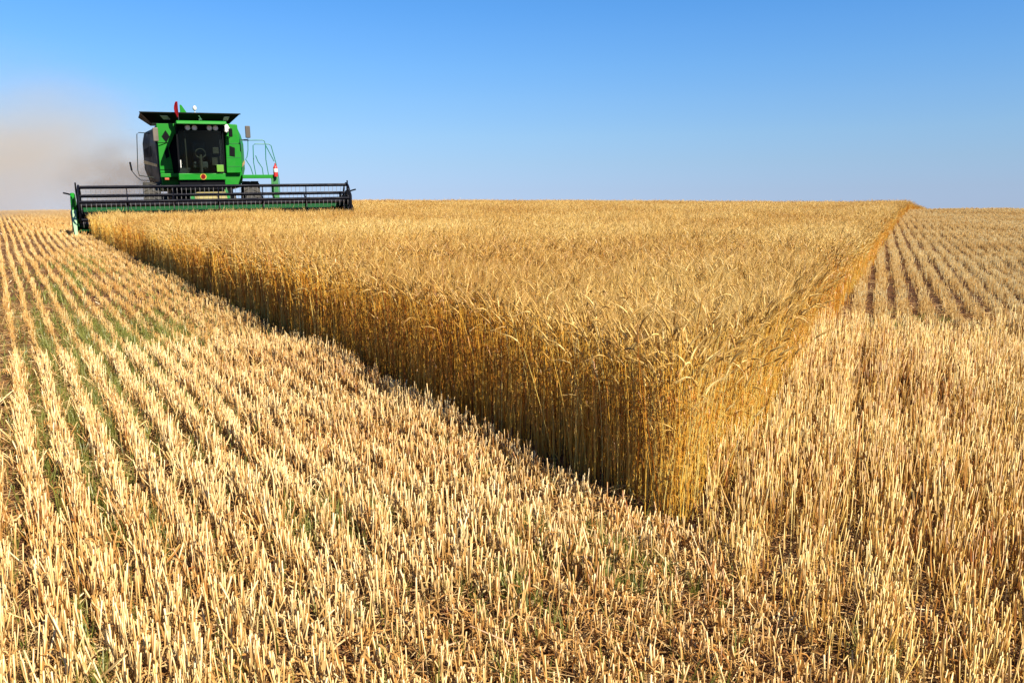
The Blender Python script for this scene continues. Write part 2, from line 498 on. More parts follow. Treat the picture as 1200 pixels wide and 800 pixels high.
def straw_template():
    t = T()
    L = rng.uniform(0.06, 0.34); bow = rng.uniform(-0.25, 0.25)*L; lift = rng.uniform(0, 0.22)*L
    q = np.linspace(-0.5, 0.5, 4)
    pts = np.stack([q*L, bow*(1-4*q*q), 0.008 + lift*(q+0.5)**2 + 0*q], -1)
    if rng.random() < 0.5:
        t.tube(pts, 0.0017, 3, 0)
    else:
        a = rng.uniform(-0.8, 0.8)
        t.ribbon(pts, np.array([0.002, 0.005, 0.0055, 0.002]), np.array([0, math.cos(a), math.sin(a)]), 0)
    return t.done()

def curl_template():
    """a crumpled dry leaf"""
    t = T()
    L = rng.uniform(0.05, 0.12); k = 5
    q = np.linspace(0, 1, k); c = rng.uniform(2, 5)
    pts = np.stack([L*0.6*np.sin(q*c)/c*2, L*0.6*(1-np.cos(q*c))/c*2, 0.006 + rng.uniform(0.01, 0.05)*np.sin(q*3)], -1)
    tw = rng.uniform(0, 3, k)
    t.ribbon(pts, np.array([0.002, 0.005, 0.006, 0.004, 0.0015]), np.stack([0*tw, np.cos(tw), np.sin(tw)], -1), 0)
    return t.done()

def weed_template():
    t = T()
    for _ in range(5):
        az = rng.uniform(0, 6.28); b = np.array([math.cos(az), math.sin(az), 0]); L = rng.uniform(0.05, 0.13); sp = rng.uniform(0.1, 0.8)
        q = np.linspace(0, 1, 4)
        pts = b*0.006 + np.outer(L*sp*q**1.7, b) + np.outer(L*(q - 0.35*sp*q*q), [0, 0, 1])
        t.ribbon(pts, np.array([0.003, 0.0042, 0.003, 0.0006]), np.array([-b[1], b[0], 0]), 0)
    return t.done()

class Batch:
    """stamps templates at many spots and links the lot as one mesh"""
    def __init__(s): s.V, s.F, s.Mi, s.Ti, s.n = [], [], [], [], 0
    def stamp(s, temps, x, y, lean, lean_az, sxy, sz, tint, z=None):
        N = len(x)
        if N == 0: return
        if z is None: z = height(x, y) - 0.008
        rz = rng.uniform(0, 2*np.pi, N)
        pick = rng.integers(0, len(temps), N)
        ax = np.stack([-np.sin(lean_az), np.cos(lean_az), np.zeros(N)], -1)
        cl, sn = np.cos(lean), np.sin(lean)
        for k, (tv, tf, tm) in enumerate(temps):
            I = np.where(pick == k)[0]
            if not len(I): continue
            c, si = np.cos(rz[I])[:, None], np.sin(rz[I])[:, None]
            vx = (tv[None, :, 0]*c - tv[None, :, 1]*si)*sxy[I][:, None]
            vy = (tv[None, :, 0]*si + tv[None, :, 1]*c)*sxy[I][:, None]
            vz = tv[None, :, 2]*sz[I][:, None]
            p = np.stack([vx, vy, vz], -1)
            a = ax[I][:, None, :]
            CL, SN = cl[I][:, None, None], sn[I][:, None, None]
            p = p*CL + np.cross(np.broadcast_to(a, p.shape), p)*SN + a*(p*a).sum(-1, keepdims=True)*(1-CL)
            p[..., 0] += x[I][:, None]; p[..., 1] += y[I][:, None]; p[..., 2] += z[I][:, None]
            nv = tv.shape[0]
            off = s.n + np.arange(len(I))*nv
            s.V.append(p.reshape(-1, 3).astype(np.float32))
            s.F.append((tf[None] + off[:, None, None]).reshape(-1, 4).astype(np.int32))
            s.Mi.append(np.tile(tm, len(I)).astype(np.int32))
            s.Ti.append(np.repeat(tint[I], nv).astype(np.float32))
            s.n += nv*len(I)
    def build(s, name, mats):
        V = np.concatenate(s.V); F = np.concatenate(s.F); Mi = np.concatenate(s.Mi); Ti = np.concatenate(s.Ti)
        me = bpy.data.meshes.new(name)
        me.vertices.add(len(V)); me.vertices.foreach_set("co", V.ravel())
        me.loops.add(F.size); me.loops.foreach_set("vertex_index", F.ravel())
        me.polygons.add(len(F)); me.polygons.foreach_set("loop_start", np.arange(0, F.size, 4, dtype=np.int32))
        for m in mats: me.materials.append(m)
        me.polygons.foreach_set("material_index", Mi)
        at = me.attributes.new("tint", 'FLOAT', 'POINT'); at.data.foreach_set("value", Ti)
        me.update(calc_edges=True)
        o = bpy.data.objects.new(name, me); COL.objects.link(o)
        print("built", name, len(V), len(F))
        return o

def cloud(x, y, s, seed):
    """smooth 0..1 field noise"""
    v = np.zeros_like(x)
    for i in range(5):
        a = seed*1.7 + i*2.399
        f = s*(1.0 + 0.55*i)
        v = v + np.sin((x*math.cos(a) + y*math.sin(a))*f + seed*3.1 + i*1.3)*np.cos((x*math.sin(a*1.3) - y*math.cos(a*1.3))*f*0.8 + i)
    return np.clip(0.5 + v/3.2, 0, 1)

# ------------------------------------------------------------------ the standing wheat
def build_wheat():
    B = Batch()
    bands = [(3.6, 8.5, 850, 0, 20), (8.5, 20, 540, 1, 16), (20, 40, 190, 1, 12), (40, 82, 110, 2, 12), (82, 126, 60, 2, 12)]
    for d0, d1, dens, lod, nt_ in bands:
        temps = [wheat_template(lod) for _ in range(nt_)]
        x0, x1 = -0.66*d1 - 1, 0.55*d1 + 3
        N = int((x1-x0)*(d1-d0)*dens)
        x = rng.uniform(x0, x1, N); y = rng.uniform(d0, d1, N)
        keep = in_wheat(x, y)
        if d0 > 80: keep &= right_dist(x, y) > -9
        le = left_of_edge(x, y); re = -right_dist(x, y)
        # thin out inside where only the ears show, keep the cut faces dense
        x, y, le, re = x[keep], y[keep], le[keep], re[keep]
        edge = np.minimum(le, re)
        n = len(x)
        hmul = np.interp(np.hypot(x, y), [3.9, 8, 14, 26], [1.10, 1.01, 0.92, 0.81])
        hmul = hmul + 0.12*cloud(x, y, 0.55, 2.0) - 0.05 + rng.normal(0, 0.055, n)
        hmul = np.where(rng.random(n) < 0.10, hmul*rng.uniform(0.55, 0.92, n), hmul)
        if lod == 2: hmul = hmul + rng.normal(0, 0.02, n)
        lean = np.abs(rng.normal(0, 0.07, n)); laz = rng.uniform(0, 2*np.pi, n)
        # the stalks of the right face lean outwards and are ragged
        out_az = math.atan2(EX[1], EX[0])
        rag = (re < 0.35) & (rng.random(n) < 0.35)
        lean = np.where(rag, np.abs(rng.normal(0.12, 0.12, n)), lean); laz = np.where(rag, out_az + rng.normal(0, 0.7, n), laz)
        lag = (le < 0.12) & (rng.random(n) < 0.22)
        lean = np.where(lag, np.abs(rng.normal(0.08, 0.12, n)), lean); laz = np.where(lag, math.atan2(-DX[1], -DX[0]) + rng.normal(0, 0.7, n), laz)
        dup_ = (((re < 0.30) | ((re < 0.8) & (rng.random(n) < 0.5))) & (d0 < 20)) | ((le < 0.9) & (d0 > 8) & (d0 < 40))                  # the cut faces carry more stems, tinted lighter as if sunlit
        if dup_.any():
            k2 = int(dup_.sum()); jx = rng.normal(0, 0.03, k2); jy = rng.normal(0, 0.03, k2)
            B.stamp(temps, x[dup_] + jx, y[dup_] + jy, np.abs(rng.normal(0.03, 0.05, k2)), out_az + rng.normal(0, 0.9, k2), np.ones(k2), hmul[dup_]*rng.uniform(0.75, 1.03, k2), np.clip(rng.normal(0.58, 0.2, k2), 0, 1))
        tint = np.clip(0.30 + 0.35*cloud(x, y, 0.30, 5.0) + rng.normal(0, 0.20, n), 0, 1)
        B.stamp(temps, x, y, lean, laz, np.full(n, 1.0)*(1.0 + 0.3*(d0 >= 20)), hmul*(1.0 if lod < 2 else 1.0), tint)
    # broken stalks leaning out of the near corner
    temps = [wheat_template(0) for _ in range(10)]
    n = 34
    t_ = rng.uniform(0, 2.2, n)
    x = CORNER[0] + EY[0]*t_ + EX[0]*rng.uniform(-0.15, 0.10, n); y = CORNER[1] + EY[1]*t_ + EX[1]*rng.uniform(-0.15, 0.10, n)
    B.stamp(temps, x, y, np.abs(rng.normal(0.18, 0.18, n)), out_az + rng.normal(0.0, 0.8, n), np.ones(n), rng.uniform(0.7, 1.0, n), np.clip(rng.normal(0.6, 0.2, n), 0, 1))
    o = B.build("standing_wheat", [M['wheat_stem'], M['wheat_leaf'], M['wheat_head']])
    tag(o, "uncut ripe golden wheat standing in a wedge between two fields of stubble", "wheat", kind="stuff")
build_wheat()

# ------------------------------------------------------------------ stubble
HEAD_LINE = 9.0
def side_of_headland(x, y):
    """right of the line that runs from the wheat's corner towards the viewer"""
    return x > 1.0 + 0.10*np.sin(y*3.0) + np.where(y > 3.9, 99, 0)

def rows(axu, axv, spacing, u0, u1, v0, v1, per_m, jit, org):
    """random points along drill rows in a rotated frame"""
    us = np.arange(math.floor(u0/spacing), math.ceil(u1/spacing))*spacing
    n = int((v1-v0)*per_m)
    U = np.repeat(us, n) + rng.normal(0, jit, n*len(us))
    V = rng.uniform(v0, v1, n*len(us))
    U = U + 0.010*np.sin(V*0.9 + np.repeat(us, n)*3.0)
    return org[0] + axu[0]*U + axv[0]*V, org[1] + axu[1]*U + axv[1]*V, U, V

SPACE_L, SPACE_R = 0.196, 0.285
def build_left_stubble():
    B = Batch()
    for v0, v1, per_m, lod in ((-35.5, -24, 235, 0), (-24, -2, 82, 1), (-2, 70, 60, 2)):
        temps = [stub_template(lod, 0.08, 0.20, (0.75, 0.6, 0.4)[lod]) for _ in range(24)]
        x, y, U, V = rows(DX, DY, SPACE_L, EDGE_L - (9 if lod < 2 else 11), EDGE_L + (5 if lod < 1 else (1 if lod < 2 else 10.0)), v0, v1, per_m, (0.023, 0.0135, 0.015)[lod], ROOT)
        near = np.clip((6.5 - np.hypot(x, y))/4.0, 0, 1)*rng.normal(0, 0.046, len(x))
        x = x + near*DX[0]; y = y + near*DX[1]
        ok = (y > 1.2) & ~in_wheat(x, y) & (x > -0.70*y - 2.6) & (np.hypot(x, y) < 98)
        ok &= ~side_of_headland(x, y)
        ok &= (left_of_edge(x, y) < -0.11) | (V > 0.7) | (y < 3.86)
        ok &= ~((y >= 3.86) & (right_dist(x, y) > 0))
        ok &= rng.random(len(x)) < (0.62 if lod == 0 else 0.5) + 0.8*cloud(x, y, 3.2, 1.0)
        x, y = x[ok], y[ok]; n = len(x)
        hm = np.clip((0.62, 0.52, 0.52)[lod] + 0.42*cloud(x, y, 1.1, 7.0) + rng.normal(0, 0.20, n), 0.25, 1.6)
        B.stamp(temps, x, y, np.where(rng.random(n) < 0.05, rng.uniform(0.4, 1.1, n), np.abs(rng.normal(0, 0.15, n))), rng.uniform(0, 6.283, n), rng.uniform(0.60, 1.45, n), hm,
                np.clip(0.40 + 0.3*cloud(x, y, 1.3, 3.0) + rng.normal(0, 0.20, n), 0, 1))
    o = B.build("short_stubble", [M['stub'], M['stub_leaf']])
    tag(o, "short pale cut stubble in rows running back on the left of the wheat", "stubble", kind="stuff")
build_left_stubble()

def build_right_stubble():
    B = Batch()
    # the tall headland strip in front
    temps = [stub_template(0, 0.22, 0.38, 0.75) for _ in range(30)]
    x, y, U, V = rows(RX, RY, SPACE_R, -3, 9, -4.5, 8.0, 330, 0.07, CORNER)
    ok = (y > 1.0) & (y < HEAD_LINE + 0.12*np.sin(x*2.3)) & ~in_wheat(x, y) & (x < 0.70*y + 2.2)
    ok &= np.where(y < 3.9, side_of_headland(x, y), right_dist(x, y) > 0.05)
    ok &= rng.random(len(x)) < 0.30 + 0.95*cloud(x, y, 3.4, 9.0)
    x, y = x[ok], y[ok]; n = len(x)
    hm = np.clip(0.75 + 0.4*cloud(x, y, 1.0, 2.0) + rng.normal(0, 0.15, n), 0.3, 1.5)
    hm *= np.clip(0.62 + (y-2.5)*0.18, 0.6, 1.0)
    B.stamp(temps, x, y, np.abs(rng.normal(0, 0.12, n)), rng.uniform(0, 6.283, n), np.full(n, 0.88), hm,
            np.clip(0.30 + 0.35*cloud(x, y, 1.6, 4.0) + rng.normal(0, 0.22, n), 0, 1))
    o = B.build("tall_stubble", [M['tall_stub'], M['stub_leaf']])
    tag(o, "tall dense golden stubble on the headland right of the wheat corner", "stubble", kind="stuff")
    # the rows behind it
    M['row_stub'] = straw('row_stubble_straw', (0.66, 0.38, 0.11), (0.98, 0.70, 0.29), (1.0, 0.86, 0.52), 0.25, 0.04)
    B = Batch()
    for v0, v1, per_m, lod in ((3.5, 24, 140, 1), (24, 80, 70, 2)):
        temps = [stub_template(lod, 0.09, 0.18, 0.5) for _ in range(24)]
        x, y, U, V = rows(RX, RY, SPACE_R, -4, 15 if lod == 1 else 24, v0, v1, per_m, 0.038, CORNER)
        ok = (y > HEAD_LINE + 0.8) & (right_dist(x, y) > 0.02) & (x < 0.68*y + 4) & (np.hypot(x, y) < 104)
        ok &= rng.random(len(x)) < 0.4 + 0.8*cloud(x, y, 2.4, 1.5)
        x, y = x[ok], y[ok]; n = len(x)
        hm = np.clip(0.75 + 0.4*cloud(x, y, 0.9, 6.0) + rng.normal(0, 0.14, n), 0.4, 1.5)
        B.stamp(temps, x, y, np.abs(rng.normal(0, 0.15, n)), rng.uniform(0, 6.283, n), np.full(n, 1.3), hm,
                np.clip(0.36 + 0.3*cloud(x, y, 0.8, 3.0) + rng.normal(0, 0.2, n), 0, 1))
    o = B.build("row_stubble", [M['row_stub'], M['stub_leaf']])
    tag(o, "golden stubble in evenly spaced rows beyond the headland on the right", "stubble", kind="stuff")
build_right_stubble()

def build_litter():
    B = Batch()
    st = [straw_template() for _ in range(30)]; cu = [curl_template() for _ in range(20)]
    for temps, n, d1 in ((st, 46000, 12), (cu, 12000, 12), (st, 42000, 34)):
        d = 1.5 + (d1-1.5)*rng.random(n)**0.75
        x = d*rng.uniform(-0.72, 0.75, n); y = d
        ok = ~in_wheat(x, y)
        ok &= rng.random(n) < 0.25 + cloud(x, y, 2.0, 8.0)
        x, y = x[ok], y[ok]; k = len(x)
        B.stamp(temps, x, y, np.abs(rng.normal(0, 0.25, k)), rng.uniform(0, 6.283, k), rng.uniform(0.7, 1.3, k), np.ones(k),
                np.clip(rng.normal(0.45, 0.25, k), 0, 1), z=height(x, y) + rng.uniform(0, 0.035, k))
    o = B.build("straw_litter", [M['litter']])
    tag(o, "loose broken straw and dry leaves lying between the stubble rows", "straw", kind="stuff")
build_litter()

def build_weeds():
    B = Batch()
    temps = [weed_template() for _ in range(24)]
    # patches: (x, y, radius along rows, radius across, count)
    P = [(-3.2, 5.6, 1.0, .10, 60), (-4.6, 8.2, 1.6, .10, 90), (-5.6, 10.0, 2.0, .10, 90), (-3.9, 7.6, 1.2, .08, 70), (-5.0, 9.6, 1.6, .08, 80),
         (-1.0, 4.0, .22, .12, 150), (-0.75, 4.05, .16, .08, 90), (0.45, 3.55, .30, .14, 120), (0.15, 3.75, .25, .12, 100), (0.0, 3.3, .15, .1, 60), (-1.75, 3.9, .3, .1, 80), (-1.6, 2.9, .2, .08, 20),
         (-2.3, 6.2, 1.0, .08, 70), (-3.0, 8.4, 1.4, .08, 70), (1.25, 2.75, .12, .07, 24), (-1.35, 2.6, .15, .06, 18), (-0.35, 5.0, .5, .1, 30),
         (4.0, 9.9, .6, .25, 70), (4.5, 10.2, .5, .2, 60), (4.2, 9.0, .4, .3, 40), (5.2, 10.6, .5, .1, 40), (-8.0, 15.5, 2.0, .12, 90), (-9.5, 19.0, 3.0, .3, 160),
         (-7.0, 13.0, 1.6, .09, 80), (24.0, 46.0, 3.0, 2.0, 120), (1.15, 4.9, .25, .15, 25), (-2.2, 4.4, .6, .08, 40)]
    P += [(-2.9 - 0.30*i, 5.4 + 0.75*i, 1.6, .30, 150) for i in range(7)]
    P += [(-2.5 - 0.30*i, 5.9 + 0.75*i, 1.4, .30, 90) for i in range(7)]
    X, Y = [], []
    for px, py, rv, ru, c in P:
        u = rng.normal(0, ru*0.6, c); v = rng.normal(0, rv*0.6, c)
        X.append(px + DX[0]*u + DY[0]*v); Y.append(py + DX[1]*u + DY[1]*v)
    n = 2600
    d = 2.4 + 16*rng.random(n)
    a = rng.uniform(-0.66, 0.3, n)
    X.append(d*a); Y.append(d)
    x = np.concatenate(X); y = np.concatenate(Y)
    ok = ~in_wheat(x, y); x, y = x[ok], y[ok]; k = len(x)
    lx, ly = local(x, y)
    mv = np.where(x < 3, (np.floor(lx/SPACE_L) + 0.5)*SPACE_L + rng.normal(0, 0.030, k) - lx, 0)
    x = x + DX[0]*mv; y = y + DX[1]*mv
    far = np.clip(np.hypot(x, y)/7, 1, 2.4)
    B.stamp(temps, x, y, np.abs(rng.normal(0, 0.2, k)), rng.uniform(0, 6.283, k), far*rng.uniform(0.7, 1.2, k), rng.uniform(0.8, 1.8, k), np.clip(rng.normal(0.5, 0.25, k), 0, 1))
    o = B.build("green_weeds", [M['weed']])
    tag(o, "small green weeds sprouting between the stubble rows", "weeds", kind="stuff")
build_weeds()

# ------------------------------------------------------------------ the combine harvester
def build_combine():
    rz = float(height(CROOT[0], CROOT[1]))
    root = empty("combine_harvester", (CROOT[0], CROOT[1], rz), (0, R(-0.6), CANG))
    tag(root, "green combine harvester with wide black reel cutting into the wheat edge", "combine harvester")
    cx = -0.12
    # ---- header: frame, side dividers, cutter bar
    hd = MB()
    hd.prism([(0.00, 0.10), (0.75, 0.16), (0.80, 1.00), (0.70, 1.02), (0.62, 0.34), (0.00, 0.16)], 'x', -4.62, 4.78)
    hd = hd.build("header_trough", M['trough'], root, bevel=0.01)
    MB().box(-4.62, 4.78, 0.66, 0.86, 1.003, 1.075).build("top_beam", M['dark'], hd, bevel=0.012)
    MB().box(-4.55, 4.71, 0.52, 0.640, 0.36, 0.83).build("back_plate", M['dark'], hd)
    k = MB(); k.box(-4.56, 4.72, -0.06, -0.004, 0.10, 0.135)
    for i in range(118):
        x = -4.52 + i*0.0787
        k.poly([(x-.022, -0.06, .112), (x+.022, -0.06, .112), (x, -0.17, .112), (x-.022, -0.06, .124), (x+.022, -0.06, .124), (x, -0.17, .120)],
               [(0, 1, 2), (5, 4, 3), (0, 3, 4, 1), (1, 4, 5, 2), (2, 5, 3, 0)])
    k.build("cutter_bar", M['dark'], hd)
    a = MB(); a.tube([(-4.52, 0.30, 0.44), (4.68, 0.30, 0.44)], 0.14, 14)
    for side in (-1, 1):                                # auger flights
        n = 34
        for i in range(n):
            x = cx + side*(0.6 + i*0.044); t0 = i*0.55*side; t1 = t0 + 0.55*side; x1 = x + side*0.044
            pts = []
            for xx, tt in ((x, t0), (x1, t1)):
                for rr in (0.13, 0.27):
                    pts.append((xx, 0.30 + rr*math.cos(tt), 0.44 + rr*math.sin(tt)))
            a.poly(pts, [(0, 1, 3, 2)])
    a.build("feed_auger", M['tube'], hd)
    for s, x in ((-1, -4.62), (1, 4.78)):
        d = MB()                                        # end sheet with raised rear part
        d.prism([(-0.05, 0.12), (0.85, 0.12), (0.90, 1.05), (0.55, 1.46), (0.15, 1.50), (-0.10, 1.30), (-0.12, 0.80)], 'x', x + s*0.004, x + s*0.13)
        sh = d.build("end_sheet", M['green'] if s < 0 else M['dark'], root, bevel=0.03)
        p = MB()                                        # long pointed crop divider
        y0, y1 = -0.125, -1.05
        p.hexa([(x + s*0.00, y0, 0.06), (x + s*0.14, y0, 0.06), (x + s*0.16, y0, 0.90), (x + s*0.00, y0, 0.90)],
               [(x - s*0.06, y1, 0.02), (x + s*0.02, y1, 0.02), (x + s*0.01, y1, 0.10), (x - s*0.05, y1, 0.10)])
        dv = p.build("crop_divider", M['grey'] if s < 0 else M['dark'], sh, bevel=0.02)
        MB().hexa([(x - s*0.02, y0 - .01, 0.903), (x + s*0.14, y0 - .01, 0.903), (x + s*0.14, y0 - .01, 0.925), (x - s*0.02, y0 - .01, 0.925)],
                  [(x - s*0.065, y1 - .01, 0.103), (x + s*0.02, y1 - .01, 0.103), (x + s*0.02, y1 - .01, 0.125), (x - s*0.065, y1 - .01, 0.125)]).build("divider_cover", M['pale_green'] if s < 0 else M['dark'], sh)
        MB().prism([(-1.00, 0.02), (-1.22, 0.05), (-1.00, 0.13)], 'x', x - s*0.03, x + s*0.02).build("divider_tip", M['yellow'], sh)
        MB().tube([(x + s*0.13, 0.2, 1.44), (x + s*0.22, 0.15, 1.47), (x + s*0.34, 0.12, 1.50)], 0.028, 8).build("marker_arm", M['dark'], sh)
    # ---- reel
    ry, rzc, rr = -0.50, 1.12, 0.575
    reel = MB(); reel.tube([(-4.47, ry, rzc), (4.66, ry, rzc)], 0.10, 16)
    reel = reel.build("reel", M['tube'], root, smooth=True)
    angs = [R(80 + 72*i) for i in range(5)]
    for an in angs:
        by, bz = ry - rr*math.cos(an), rzc + rr*math.sin(an)
        bt = MB(); bt.tube([(-4.47, by, bz), (4.66, by, bz)], 0.042, 8)
        bt.box(-4.42, 4.61, by + 0.036, by + 0.048, bz - 0.065, bz + 0.045)
        bt.build("reel_bat", M['navy'], reel)
        tn = MB()
        for i in range(60):
            x = -4.37 + i*0.151
            tn.tube([(x, by + 0.01, bz - 0.037), (x, by + 0.03, bz - 0.14), (x, by + 0.08, bz - 0.27)], [0.008, 0.007, 0.005], 5)
        tn.build("tine_row", M['tine'], reel)
    for x in (-4.44, -2.96, -1.47, 0.03, 1.55, 3.10, 4.62):
        sp = MB()
        for an in angs:
            c = (ry - rr*math.cos(an), rzc + rr*math.sin(an))
            n_ = Vector((0, -math.cos(an), math.sin(an))); t_ = Vector((0, math.sin(an), math.cos(an)))
            o = Vector((x, ry, rzc))
            P = [o + n_*0.076 - t_*0.045, o + n_*0.076 + t_*0.045, o + n_*(rr-0.03) + t_*0.02, o + n_*(rr-0.03) - t_*0.02]
            sp.poly([p - Vector((0.014, 0, 0)) for p in P] + [p + Vector((0.014, 0, 0)) for p in P],
                    [(3, 2, 1, 0), (4, 5, 6, 7), (0, 1, 5, 4), (1, 2, 6, 5), (2, 3, 7, 6), (3, 0, 4, 7)])
        sp.lathe([(0.076, -0.05), (0.12, -0.05), (0.12, 0.05), (0.076, 0.05)], (x, ry, rzc), 'x', 18)
        if abs(x) > 4.3:                                # end rings
            sp.tube([(x, ry + (rr+.05)*math.cos(q*math.pi/18), rzc + (rr+.05)*math.sin(q*math.pi/18)) for q in range(36)], 0.030, 6, closed=True)
            sp.lathe([(0.05, -0.02), (0.30, -0.016), (0.30, 0.016), (0.05, 0.02)], (x, ry, rzc), 'x', 24)
        sp.build("reel_spider", M['navy'], reel)
    for s, x in ((-1, -4.69), (1, 4.83)):
        ar = MB()
        ar.prism([(0.78, 1.20), (0.80, 1.32), (-0.45, 1.23), (-0.58, 1.19), (-0.58, 1.05), (-0.42, 1.03)], 'x', x - s*0.16, x - s*0.23)
        ar.tube([(x - s*0.26, 0.6, 0.75), (x - s*0.26, -0.15, 1.10)], 0.035, 8)
        ar.tube([(x - s*0.26, 0.2, 0.935), (x - s*0.26, -0.30, 1.17)], 0.02, 8)
        ar.lathe([(0.02, -0.06), (0.15, -0.06), (0.17, 0.0), (0.15, 0.06), (0.02, 0.06)], (x - s*0.245, ry, rzc), 'x', 20)
        ar.tube([(x - s*0.19, -0.40, 1.14), (x - s*0.17, -0.52, 1.55), (x - s*0.17, -0.50, 1.84)], 0.026, 8)
        ar.tube([(x - s*0.19, 0.30, 1.25), (x - s*0.14, 0.20, 1.05), (x - s*0.16, 0.02, 0.86), (x - s*0.12, 0.05, 0.62)], 0.022, 8)
        ar.build("reel_arm", M['dark'], reel)
    # ---- feeder house
    f = MB(); f.hexa([(-0.85, 0.87, 0.30), (0.62, 0.87, 0.30), (0.62, 0.87, 1.02), (-0.85, 0.87, 1.02)],
                     [(-0.80, 3.00, 0.95), (0.57, 3.00, 0.95), (0.57, 3.00, 1.75), (-0.80, 3.00, 1.75)])
    fh = f.build("feeder_house", M['green_dusty'], root, bevel=0.03)
    c = MB(); c.hexa([(-0.70, 0.95, 1.056), (0.50, 0.95, 1.056), (0.50, 2.4, 1.556), (-0.70, 2.4, 1.556)],
                     [(-0.55, 1.05, 1.16), (0.38, 1.05, 1.16), (0.40, 2.3, 1.66), (-0.60, 2.3, 1.66)])
    c.build("chaff_layer", M['chaff'], fh, bevel=0.04)
    for x in (-0.92, 0.66):
        MB().tube([(x, 0.95, 0.60), (x, 2.2, 1.15)], 0.05, 10).tube([(x, 2.0, 1.06), (x, 3.1, 1.52)], 0.075, 10).build("lift_cylinder", M['dark'], fh)
    # ---- body
    b = MB()
    x0, x1 = -1.66, 1.46
    b.prism([(2.95, 1.62), (8.6, 1.45), (9.0, 2.0), (9.0, 3.3), (8.4, 3.95), (6.1, 4.05), (2.95, 4.05)], 'x', x0 + 0.03, x1 - 0.03)
    body = b.build("body", M['green'], root, bevel=0.04)
    # dark grey side panel with rounded shoulder (on the shaded side) and its twin
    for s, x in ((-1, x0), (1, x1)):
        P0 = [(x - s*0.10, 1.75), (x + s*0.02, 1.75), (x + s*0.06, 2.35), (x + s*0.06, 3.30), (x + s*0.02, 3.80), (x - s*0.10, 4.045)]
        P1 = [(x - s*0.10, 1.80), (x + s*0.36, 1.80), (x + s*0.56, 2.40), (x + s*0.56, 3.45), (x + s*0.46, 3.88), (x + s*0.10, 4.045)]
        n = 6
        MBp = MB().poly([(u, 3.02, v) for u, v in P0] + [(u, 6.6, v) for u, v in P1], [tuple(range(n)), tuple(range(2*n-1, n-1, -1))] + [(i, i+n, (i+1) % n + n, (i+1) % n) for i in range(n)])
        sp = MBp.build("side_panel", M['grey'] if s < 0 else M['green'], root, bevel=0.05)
        def on_side(y, z, out):                         # a point standing off the slanted panel
            q = (y - 3.02)/3.58
            return (x + s*(0.06 + 0.50*q + out), y, z)
        def side_plate(y0, z0, z1, y1, z2, z3, name, mat):
            A = [on_side(y0, z0, 0.006), on_side(y1, z2, 0.006), on_side(y1, z3, 0.006), on_side(y0, z1, 0.006)]
            Bq = [on_side(y0, z0, 0.020), on_side(y1, z2, 0.020), on_side(y1, z3, 0.020), on_side(y0, z1, 0.020)]
            MB().hexa(A, Bq).build(name, mat, sp)
        side_plate(3.12, 2.42, 2.52, 6.5, 2.62, 2.76, "yellow_stripe", M['yellow'])
        if s < 0:
            side_plate(4.4, 2.85, 3.25, 6.4, 2.85, 3.18, "louvre", M['dark'])
    # front cheek panels either side of the cab
    q = MB()
    q.prism([(-1.66, 2.18), (-1.66, 4.02), (-0.86, 4.03), (-0.96, 3.75), (-1.27, 3.12), (-1.20, 2.70), (-1.16, 2.18)], 'y', 2.80, 2.947)
    lp = q.build("front_panel", M['green'], root, bevel=0.015)
    MB().prism([(-1.50, 3.55), (-1.34, 3.78), (-1.20, 3.55), (-1.34, 3.32)], 'y', 2.785, 2.797).build("vent", M['dark'], lp)
    MB().prism([(-1.44, 2.98), (-1.30, 3.20), (-1.27, 2.80), (-1.40, 2.72)], 'y', 2.785, 2.797).build("vent", M['dark'], lp)
    MB().box(-1.655, -1.18, 2.786, 2.797, 2.30, 2.315).build("seam", M['dark'], lp)
    q = MB(); q.prism([(0.88, 2.18), (1.46, 2.18), (1.46, 3.55), (1.40, 4.02), (0.98, 4.06), (0.92, 3.6)], 'y', 2.78, 2.947)
    rp = q.build("front_panel", M['green'], root, bevel=0.02)
    MB().prism([(1.03, 2.84), (1.24, 2.80), (1.26, 3.14), (1.05, 3.22)], 'y', 2.765, 2.777).build("vent", M['dark'], rp)
    for z in (2.42, 2.76, 3.30):
        MB().box(0.93, 1.45, 2.768, 2.777, z, z + 0.014).build("seam", M['green_dusty'], rp)
    MB().prism([(0.80, 3.80), (1.00, 3.68), (1.10, 3.86), (1.02, 4.02), (0.84, 4.04)], 'y', 2.60, 2.765).build("corner_block", M['white'], rp, bevel=0.03, label="white block at the upper corner of the panel")  # plain white block on the panel's upper corner
    MB().box(-1.28, 0.90, 2.932, 2.944, 2.17, 4.0).build("cab_shade_plate", M['dark'], body)  # dark plate added to stand in for the shade around the cab
    MB().box(-1.66, -0.85, 2.35, 2.93, 2.02, 2.165).build("ledge", M['green'], root, bevel=0.02)
    MB().box(-1.52, -1.36, 2.30, 2.347, 1.92, 2.00).build("side_lamp", M['amber'], root, bevel=0.01)
    # ---- cab
    cab = MB(); cab.box(-1.02, 0.72, 1.60, 2.93, 1.91, 2.15)
    cab = cab.build("cab", M['green'], root, bevel=0.02)
    rf = MB(); rf.prism([(1.25, 3.93), (1.32, 4.05), (2.9, 4.09), (2.9, 3.93)], 'x', -0.98, 0.86)
    rf.build("cab_roof", M['green'], cab, bevel=0.03)
    MB().box(-0.97, 0.83, 1.75, 2.85, 3.72, 3.927).build("roof_lining", M['dark'], cab, bevel=0.02)
    for x in (-0.56, -0.31, 0.24, 0.47):
        MB().lathe([(0.02, 0.0), (0.098, 0.0), (0.105, -0.05), (0.085, -0.085), (0.02, -0.09)], (x, 1.74, 3.82), 'y', 20).build("work_light", M['lens'], cab, smooth=True)
